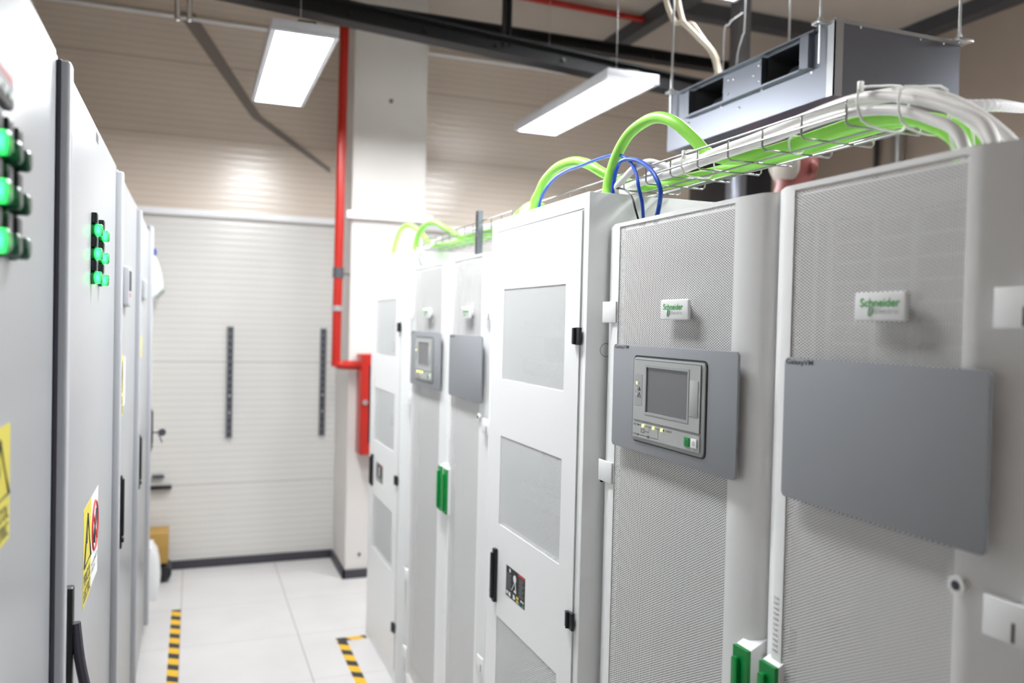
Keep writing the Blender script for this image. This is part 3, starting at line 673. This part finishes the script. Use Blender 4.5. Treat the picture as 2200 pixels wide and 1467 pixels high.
# ---------------------------------------------------------------- ducted air unit
X0, X1, Y0, Y1, Z0, Z1 = 1.85, 2.375, 2.07, 3.04, 2.455, 2.685
du = thing('duct_unit', 'galvanised ducted air unit hung from rods above the cable tray', 'air unit', ((X0+X1)/2, (Y0+Y1)/2, Z0))
hs = MB().box(X0+0.01, X1, Y0, Y0+0.012, Z0, Z1).box(X0+0.01, X1, Y1-0.012, Y1, Z0, Z1).box(X0+0.01, X1, Y0+0.012, Y1-0.012, Z0, Z0+0.01).box(X0+0.01, X1, Y0+0.012, Y1-0.012, Z1-0.01, Z1).box(X1-0.01, X1, Y0+0.012, Y1-0.012, Z0+0.01, Z1-0.01)
obj('housing', hs, galv, du, flat=True)
o1, o2 = (2.652, 2.855), (2.212, 2.405); zo0, zo1 = 2.576, 2.664
fp = MB().box(X0, X0+0.01, Y0, Y1, Z0, zo0).box(X0, X0+0.01, Y0, Y1, zo1, Z1)
for a, b_ in ((Y0, o2[0]), (o2[1], o1[0]), (o1[1], Y1)): fp.box(X0, X0+0.01, a, b_, zo0, zo1)
obj('front_panel', fp, galv, du, flat=True)
fl = MB().box(X0-0.022, X0, 2.19, 2.885, zo0-0.016, zo0-0.010).box(X0-0.022, X0, 2.14, 2.93, zo1+0.006, zo1+0.012).box(X0-0.02, X0, o2[1]-0.003, o2[1]+0.003, zo0-0.01, zo1).box(X0-0.02, X0, o1[1], o1[1]+0.012, zo0-0.012, zo1)
fl.box(X0-0.022, X0, 2.165, 2.205, zo0-0.015, zo1+0.005)
obj('flange', fl, galv, du, flat=True)
for a, b_ in (o1, o2):
    bl = MB().box(X0+0.20, X0+0.205, a-0.03, b_+0.03, zo0-0.02, zo1+0.02)
    bl.box(X0+0.011, X0+0.2, b_, b_+0.004, zo0-0.02, zo1+0.01).box(X0+0.011, X0+0.2, a-0.004, a, zo0-0.02, zo1+0.01)
    obj('outlet_throat', bl, inner_d, du)
    ym = a+0.10
    obj('blower', MB().cyl((X0+0.10, a+0.02, zo0+0.012), (X0+0.10, b_-0.05, zo0+0.012), 0.045, 24), galv_dark, du)
cn = MB().box(X0-0.004, X0+0.03, Y0-0.004, Y0, Z0-0.003, Z1+0.002).box(X0-0.004, X0, Y0-0.004, Y0+0.028, Z0-0.003, Z1+0.002).box(X0-0.003, X1+0.01, Y0-0.006, Y0, Z1-0.006, Z1+0.006)
obj('corner_angle', cn, alu, du)
for yy, zz in ((2.44, 2.592), (2.44, 2.648), (2.62, 2.592), (2.62, 2.645), (2.47, 2.62), (2.59, 2.64), (2.17, 2.55), (2.42, 2.557), (2.66, 2.557), (2.55, 2.524), (2.88, 2.54), (2.35, 2.675), (2.60, 2.675), (2.2, 2.675)):
    obj('screw', MB().sph((X0-0.001, yy, zz), 0.006, (0.6, 1, 1), 10, 6), chrome, du)
for xx, zz in ((1.95, 2.676), (2.2, 2.676), (2.3, 2.676)): obj('screw', MB().sph((xx, Y0-0.001, zz), 0.005, (1, 0.6, 1), 10, 6), chrome, du)
for (xx, yy) in ((X0-0.02, 2.115), (X0-0.02, 2.985), (X1-0.03, 2.048), (X1+0.012, 2.95)):
    hk = obj('hanger_bracket', MB().box(xx-0.02, xx+0.045, yy-0.018, yy+0.018, Z1-0.004, Z1+0.006, 0.001).cyl((xx, yy, Z1+0.006), (xx, yy, Z1+0.018), 0.009, 6), alu, du)
    obj('threaded_rod', MB().cyl((xx, yy, 2.56 if xx < 2 else Z1-0.01), (xx, yy, 3.97), 0.0045, 8), alu, hk)

# ---------------------------------------------------------------- wire cable trays
def tray(y0, y1, n, label, x0=1.0, wd=0.165, z0=2.057, hgt=0.041):
    t = thing('wire_cable_tray', label, 'cable tray', (x0, y0, z0), 'wire cable trays')
    r = 0.0021
    for (x, z) in ((x0, z0+hgt), (x0, z0+hgt*0.45), (x0+wd*0.38, z0), (x0+wd*0.72, z0), (x0+wd, z0+hgt*0.45), (x0+wd, z0+hgt)):
        obj('rail', MB().cyl((x, y0, z), (x, y1, z), r, 8), wire_m, t)
    for k in range(n):
        y = y0+(y1-y0)*k/(n-1)
        p = [(x0, y, z0+hgt), (x0, y, z0+0.006), (x0+0.006, y, z0), (x0+wd-0.006, y, z0), (x0+wd, y, z0+0.006), (x0+wd, y, z0+hgt)]
        obj('cross_wire', MB().tube(p, r, 6, 1), wire_m, t)
    return t
tray(1.087, 2.49, 14, 'galvanised wire cable tray cantilevered over the front cabinets')
tray(2.62, 3.98, 14, 'galvanised wire cable tray over the far cabinets')
sb = thing('slotted_strut', 'galvanised slotted strut standing upright beside the far cable tray', 'strut', (0.99, 2.94, 1.956))
obj('channel', MB().box(0.982, 0.986, 2.922, 2.958, 1.956, 2.135).box(0.986, 1.0, 2.922, 2.926, 1.956, 2.135).box(0.986, 1.0, 2.954, 2.958, 1.956, 2.135), galv, sb)
obj('slot', MB().box(0.9815, 0.9822, 2.935, 2.945, 2.06, 2.12).box(0.9815, 0.9822, 2.935, 2.945, 1.98, 2.04), inner_d, sb)
tag(obj('hook_wire', MB().tube([(0.985, 3.80, 2.075), (0.975, 3.78, 2.06), (0.965, 3.72, 2.02), (0.962, 3.68, 1.975), (0.963, 3.66, 1.974), (0.968, 3.70, 2.02), (0.978, 3.76, 2.06)], 0.003, 6, 5), wire_m), 'bent wire hook hanging off the far cable tray', 'wire')

def cable(pts, r, m, label, name, group, n=12, sm=7):
    return tag(obj(name, MB().tube(pts, r, n, sm), m), label, 'cable', group)
G = 'green power cables'
cable([(0.976, 1.885, 1.99), (0.977, 1.885, 2.064), (0.978, 1.876, 2.094), (0.980, 1.847, 2.142), (0.985, 1.799, 2.184), (0.995, 1.742, 2.204), (1.0, 1.684, 2.203), (1.01, 1.629, 2.180), (1.03, 1.583, 2.137), (1.045, 1.545, 2.098), (1.06, 1.48, 2.078), (1.075, 1.38, 2.073), (1.078, 1.243, 2.078), (1.08, 1.138, 2.081), (1.08, 1.056, 2.073), (1.08, 0.991, 2.048), (1.08, 0.938, 2.008), (1.082, 0.92, 1.93)], 0.0135, cab_green,
      'thick green cable making the tallest loop above the front tall cabinet', 'green_cable', G, 14)
cable([(0.970, 2.37, 2.0), (0.970, 2.354, 2.086), (0.970, 2.319, 2.114), (0.975, 2.283, 2.149), (0.98, 2.202, 2.174), (0.99, 2.113, 2.175), (1.0, 2.045, 2.156), (1.02, 1.986, 2.123), (1.06, 1.93, 2.092), (1.09, 1.85, 2.076), (1.11, 1.6, 2.074), (1.125, 1.35, 2.076), (1.145, 1.2, 2.088), (1.155, 1.104, 2.088), (1.16, 1.027, 2.062), (1.16, 0.973, 2.025), (1.16, 0.94, 1.93)], 0.0135, cab_green,
      'thick green cable making the lower loop over the rear corner of the front tall cabinet', 'green_cable', G, 14)
cable([(0.99, 4.36, 2.0), (0.99, 4.34, 2.09), (0.99, 4.27, 2.15), (0.99, 4.16, 2.19), (1.0, 4.04, 2.195), (1.02, 3.94, 2.16), (1.05, 3.86, 2.10), (1.08, 3.76, 2.076), (1.09, 3.4, 2.075), (1.1, 2.9, 2.075), (1.1, 2.6, 2.10), (1.1, 2.5, 2.08)], 0.0125, cab_green, 'green cable loop farthest away beside the white column', 'green_cable', G)
cable([(0.98, 3.84, 2.0), (0.98, 3.83, 2.09), (0.98, 3.77, 2.135), (0.985, 3.66, 2.16), (0.99, 3.54, 2.155), (1.01, 3.44, 2.12), (1.04, 3.36, 2.085), (1.06, 3.25, 2.076), (1.07, 2.9, 2.078), (1.06, 2.62, 2.12), (1.06, 2.5, 2.10)], 0.0125, cab_green, 'green cable loop rising from the far power cabinet corner', 'green_cable', G)
cable([(1.12, 3.9, 2.08), (1.13, 3.3, 2.075), (1.13, 2.85, 2.078), (1.12, 2.66, 2.105), (1.11, 2.5, 2.09)], 0.012, cab_green, 'green cable lying flat in the far cable tray', 'green_cable', G)
B = 'blue network cables'
cable([(0.968, 2.315, 2.05), (0.970, 2.30, 2.097), (0.970, 2.226, 2.135), (0.975, 2.141, 2.151), (0.98, 2.046, 2.152), (0.985, 1.959, 2.154), (0.985, 1.866, 2.148), (0.98, 1.791, 2.124), (0.978, 1.745, 2.084), (0.974, 1.722, 2.045), (0.985, 1.722, 2.005), (0.99, 1.723, 1.955)], 0.0042, cab_blue, 'shiny blue cable arching long and low from the rear corner', 'blue_cable', B, 10)
cable([(0.98, 1.866, 2.03), (0.98, 1.862, 2.06), (0.98, 1.852, 2.096), (0.978, 1.827, 2.120), (0.976, 1.782, 2.122), (0.972, 1.71, 2.102), (0.968, 1.647, 2.066), (0.968, 1.615, 2.026), (0.972, 1.622, 1.997), (0.982, 1.655, 1.955)], 0.0052, cab_blue, 'dark blue cable in a tight loop beside the tallest green loop', 'blue_cable', B, 10)
cable([(0.99, 1.88, 2.03), (0.985, 1.864, 2.061), (0.985, 1.81, 2.053), (0.976, 1.756, 2.025), (0.974, 1.735, 1.995), (0.985, 1.729, 1.955)], 0.0026, cab_black, 'thin black cable drooping over the cabinet edge', 'black_cable', 'black cables', 8)
Wg = 'white power cables'
cable([(1.0, 1.868, 2.02), (0.988, 1.862, 2.062), (0.985, 1.805, 2.084), (0.99, 1.763, 2.102), (1.0, 1.721, 2.106), (1.02, 1.695, 2.096), (1.035, 1.65, 2.083), (1.03, 1.5, 2.092), (1.03, 1.36, 2.096), (1.028, 1.258, 2.101), (1.03, 1.14, 2.108), (1.03, 1.067, 2.103), (1.03, 0.981, 2.078), (1.03, 0.912, 2.048), (1.03, 0.85, 2.009), (1.03, 0.822, 1.93)], 0.0085, cab_white, 'white cable rising in a small loop behind the blue loop', 'white_cable', Wg)
cable([(1.03, 2.5, 2.075), (1.03, 2.2, 2.072), (1.035, 1.9, 2.075), (1.028, 1.7, 2.072), (1.022, 1.5, 2.076), (1.02, 1.3, 2.080), (1.022, 1.18, 2.086), (1.02, 1.106, 2.083), (1.02, 1.007, 2.066), (1.02, 0.936, 2.036), (1.02, 0.886, 2.002), (1.02, 0.86, 1.93)], 0.0085, cab_white, 'white cable lying lowest on the green one above the blank grey panel', 'white_cable', Wg)
cable([(1.055, 2.5, 2.078), (1.06, 2.2, 2.082), (1.06, 1.9, 2.085), (1.05, 1.7, 2.086), (1.05, 1.5, 2.090), (1.05, 1.3, 2.098), (1.05, 1.14, 2.104), (1.05, 1.028, 2.096), (1.05, 0.955, 2.068), (1.05, 0.897, 2.030), (1.05, 0.862, 1.99), (1.05, 0.85, 1.93)], 0.0085, cab_white, 'white cable in the middle of the bundle over the blank grey panel', 'white_cable', Wg)
cable([(1.09, 2.5, 2.072), (1.09, 2.2, 2.078), (1.085, 1.9, 2.095), (1.075, 1.7, 2.096), (1.07, 1.5, 2.096), (1.07, 1.3, 2.108), (1.07, 1.14, 2.118), (1.075, 1.05, 2.112), (1.08, 0.97, 2.085), (1.08, 0.90, 2.04), (1.08, 0.84, 1.98), (1.08, 0.82, 1.93)], 0.008, cab_white, 'white cable at the back of the bundle beside the green one', 'white_cable', Wg)
cable([(0.968, 2.47, 2.03), (0.968, 2.45, 2.07), (0.972, 2.40, 2.085), (0.985, 2.36, 2.07), (1.02, 2.30, 2.065), (1.045, 2.1, 2.066), (1.045, 1.9, 2.066), (1.03, 1.75, 2.090), (1.04, 1.6, 2.100), (1.04, 1.45, 2.088)], 0.008, cab_white, 'short white cable hump at the rear corner behind the lower green loop', 'white_cable', Wg)
cable([(1.06, 3.95, 2.08), (1.05, 3.7, 2.095), (1.05, 3.5, 2.085), (1.05, 3.2, 2.09), (1.05, 2.9, 2.085), (1.08, 2.55, 2.09)], 0.010, cab_white, 'white cable lying in the far cable tray', 'white_cable', Wg)
# corrugated conduit leaving to the side
fx = [Vector((1.075, 0.99, 2.082)), Vector((1.10, 0.945, 2.067)), Vector((1.20, 0.97, 2.085)), Vector((1.5, 1.157, 2.159)), Vector((2.1, 1.53, 2.31)), Vector((5.195, 3.455, 3.08))]
tag(obj('flexible_conduit', MB().tube(fx, 0.009, 10, 60, rfun=lambda i: 0.0085+0.0016*math.sin(i*1.9)), flex_m), 'white corrugated conduit leaving the cable bundle towards the side wall', 'conduit')
def tie(pts, label, head=None):
    m = MB().tube(pts, 0.0022, 6, 3, True)
    if head: m.box(head[0]-0.004, head[0]+0.004, head[1]-0.004, head[1]+0.004, head[2]-0.003, head[2]+0.016, 0.001)
    tag(obj('cable_tie', m, tie_m), label, 'cable tie', 'white cable ties')
tie([(1.008, 1.07, 2.11), (1.008, 1.06, 2.06), (1.06, 1.055, 2.048), (1.10, 1.06, 2.06), (1.10, 1.06, 2.12), (1.05, 1.065, 2.122)], 'white cable tie with upright tail at the end of the tray', (1.012, 1.07, 2.11))
tie([(1.01, 0.985, 2.09), (1.01, 0.98, 2.04), (1.07, 0.985, 2.028), (1.10, 0.98, 2.04), (1.10, 0.98, 2.10), (1.05, 0.985, 2.10)], 'white cable tie on the bundle past the end of the tray')
tie([(1.058, 0.985-0.05, 2.045), (1.06, 0.93, 1.995), (1.10, 0.93, 1.99), (1.105, 0.94, 2.04), (1.08, 0.94, 2.06)], 'white cable tie low on the bundle near the perforated door top')
tie([(1.060, 1.30, 2.084), (1.065, 1.30, 2.060), (1.09, 1.30, 2.059), (1.094, 1.30, 2.082), (1.078, 1.30, 2.09)], 'white cable tie round the green cable inside the tray')
tie([(0.998, 1.57, 2.10), (1.0, 1.57, 2.056), (1.07, 1.575, 2.053), (1.075, 1.57, 2.09), (1.04, 1.57, 2.108)], 'white cable tie at the foot of the tallest green loop', (1.0, 1.572, 2.09))

# ---------------------------------------------------------------- beyond the right row
rk = thing('equipment_rack', 'tall black equipment rack standing behind the white cabinets', 'rack', (3.5, 4.7, 0))
obj('frame', MB().box(3.36, 3.62, 4.6, 5.2, 0, 2.98, 0.004), black, rk)
obj('front_rail', MB().box(3.37, 3.40, 4.585, 4.6, 0.05, 2.95), galv_dark, rk)
tag(obj('steel_post', MB().box(3.10, 3.19, 4.3, 4.39, 0, 3.97, 0.003), galv), 'pale galvanised post behind the cable tray', 'post')
tag(obj('wall_pipe', MB().cyl((5.12, 5.0, 0), (5.12, 5.0, 3.97), 0.045, 16), alu), 'pale vertical pipe against the side wall', 'pipe', 'side wall pipes')
tag(obj('wall_pipe', MB().cyl((5.17, 5.27, 0), (5.17, 5.27, 3.97), 0.022, 12), inner_d), 'thin dark vertical pipe against the side wall', 'pipe', 'side wall pipes')

# step ladder and worker
sl = thing('step_ladder', 'aluminium step ladder behind the white cabinets under the worker', 'ladder', (2.6, 3.15, 0))
for s in (-1, 1):
    obj('leg', MB().tube([(2.6+s*0.24, 3.45, 0.0), (2.6+s*0.20, 3.12, 0.82)], 0.018, 8, 1), alu, sl)
    obj('leg', MB().tube([(2.6+s*0.24, 2.80, 0.0), (2.6+s*0.20, 3.08, 0.82)], 0.018, 8, 1), alu, sl)
for z, y in ((0.27, 3.34), (0.54, 3.235)): obj('step', MB().box(2.38, 2.82, y-0.05, y+0.05, z-0.012, z+0.012, 0.003), alu, sl)
obj('platform', MB().box(2.38, 2.82, 2.98, 3.24, 0.815, 0.845, 0.004), alu, sl)
pe = thing('person', 'person with short pale hair leaning behind the front cabinets, reddish skin and ear showing', 'person', (2.6, 3.15, 0.845))
def skin_body(name, V, E, R, m, par, sub=2):
    me = bpy.data.meshes.new(name); L = root_loc(par)
    me.from_pydata([Vector(v)-L for v in V], E, []); me.materials.append(m)
    o = bpy.data.objects.new(name, me); C.objects.link(o); o.parent = par
    me.polygons.foreach_set('use_smooth', [True]*len(me.polygons))
    sk = o.modifiers.new('skin', 'SKIN'); sk.use_smooth_shade = True
    ly = me.skin_vertices[0].data if me.skin_vertices else None
    if ly is None:
        bpy.context.view_layer.objects.active = o; ly = me.skin_vertices[0].data
    for i, r in enumerate(R): ly[i].radius = r if isinstance(r, tuple) else (r, r)
    ly[0].use_root = True
    sb = o.modifiers.new('smooth', 'SUBSURF'); sb.levels = sub; sb.render_levels = sub
    return o
V = [(2.53, 3.14, 1.62), (2.53, 3.13, 1.80), (2.52, 3.12, 2.02), (2.52, 3.12, 2.18), (2.555, 3.13, 2.33), (2.585, 3.14, 2.40), (2.615, 3.15, 2.485), (2.625, 3.15, 2.57),
     (2.46, 3.15, 1.55), (2.46, 3.11, 1.22), (2.46, 3.14, 0.90), (2.46, 3.03, 0.865), (2.61, 3.15, 1.55), (2.62, 3.11, 1.22), (2.62, 3.14, 0.90), (2.62, 3.03, 0.865),
     (2.36, 3.12, 2.17), (2.26, 3.10, 1.93), (2.24, 2.98, 1.72), (2.70, 3.12, 2.15), (2.80, 3.10, 1.90), (2.80, 2.98, 1.70)]
E = [(0, 1), (1, 2), (2, 3), (3, 4), (4, 5), (5, 6), (6, 7), (0, 8), (8, 9), (9, 10), (10, 11), (0, 12), (12, 13), (13, 14), (14, 15), (3, 16), (16, 17), (17, 18), (3, 19), (19, 20), (20, 21)]
R = [(0.16, 0.11), (0.14, 0.10), (0.17, 0.11), (0.11, 0.08), 0.066, (0.085, 0.08), (0.118, 0.105), (0.085, 0.085), 0.085, 0.06, 0.045, 0.04, 0.085, 0.06, 0.045, 0.04, 0.06, 0.045, 0.035, 0.06, 0.045, 0.035]
skin_body('body', V, E, R, skin, pe)
jk = MB().tube([(2.53, 3.14, 1.55), (2.53, 3.13, 1.8), (2.52, 3.12, 2.05), (2.52, 3.12, 2.20), (2.535, 3.125, 2.27)], 0.17, 20, 4, rfun=lambda i: [0.175, 0.175, 0.17, 0.17, 0.165, 0.165, 0.17, 0.175, 0.18, 0.185, 0.18, 0.17, 0.15, 0.13, 0.11, 0.10, 0.085][min(i, 16)])
obj('jacket', jk, cloth, pe)
for s, x in ((0, 2.46), (1, 2.615)):
    obj('trouser_leg', MB().tube([(x, 3.15, 1.60), (x, 3.11, 1.22), (x, 3.14, 0.93)], 0.10, 14, 5, rfun=lambda i: 0.115-0.004*i), cloth, pe)
    obj('shoe', MB().box(x-0.05, x+0.05, 2.99, 3.2, 0.846, 0.93, 0.02, 3), black, pe)
obj('hair', MB().sph((2.545, 3.14, 2.475), 0.075, (0.55, 1.15, 1.35)).sph((2.60, 3.21, 2.50), 0.09, (1.0, 0.6, 1.1)), hair_m, pe)
obj('ear', MB().sph((2.622, 3.042, 2.462), 0.028, (0.6, 0.4, 1.1)).sph((2.628, 3.034, 2.462), 0.016, (0.6, 0.5, 1.2)), skin, pe)
obj('nose', MB().sph((2.64, 3.27, 2.48), 0.02, (0.8, 1.0, 1.2)), skin, pe)
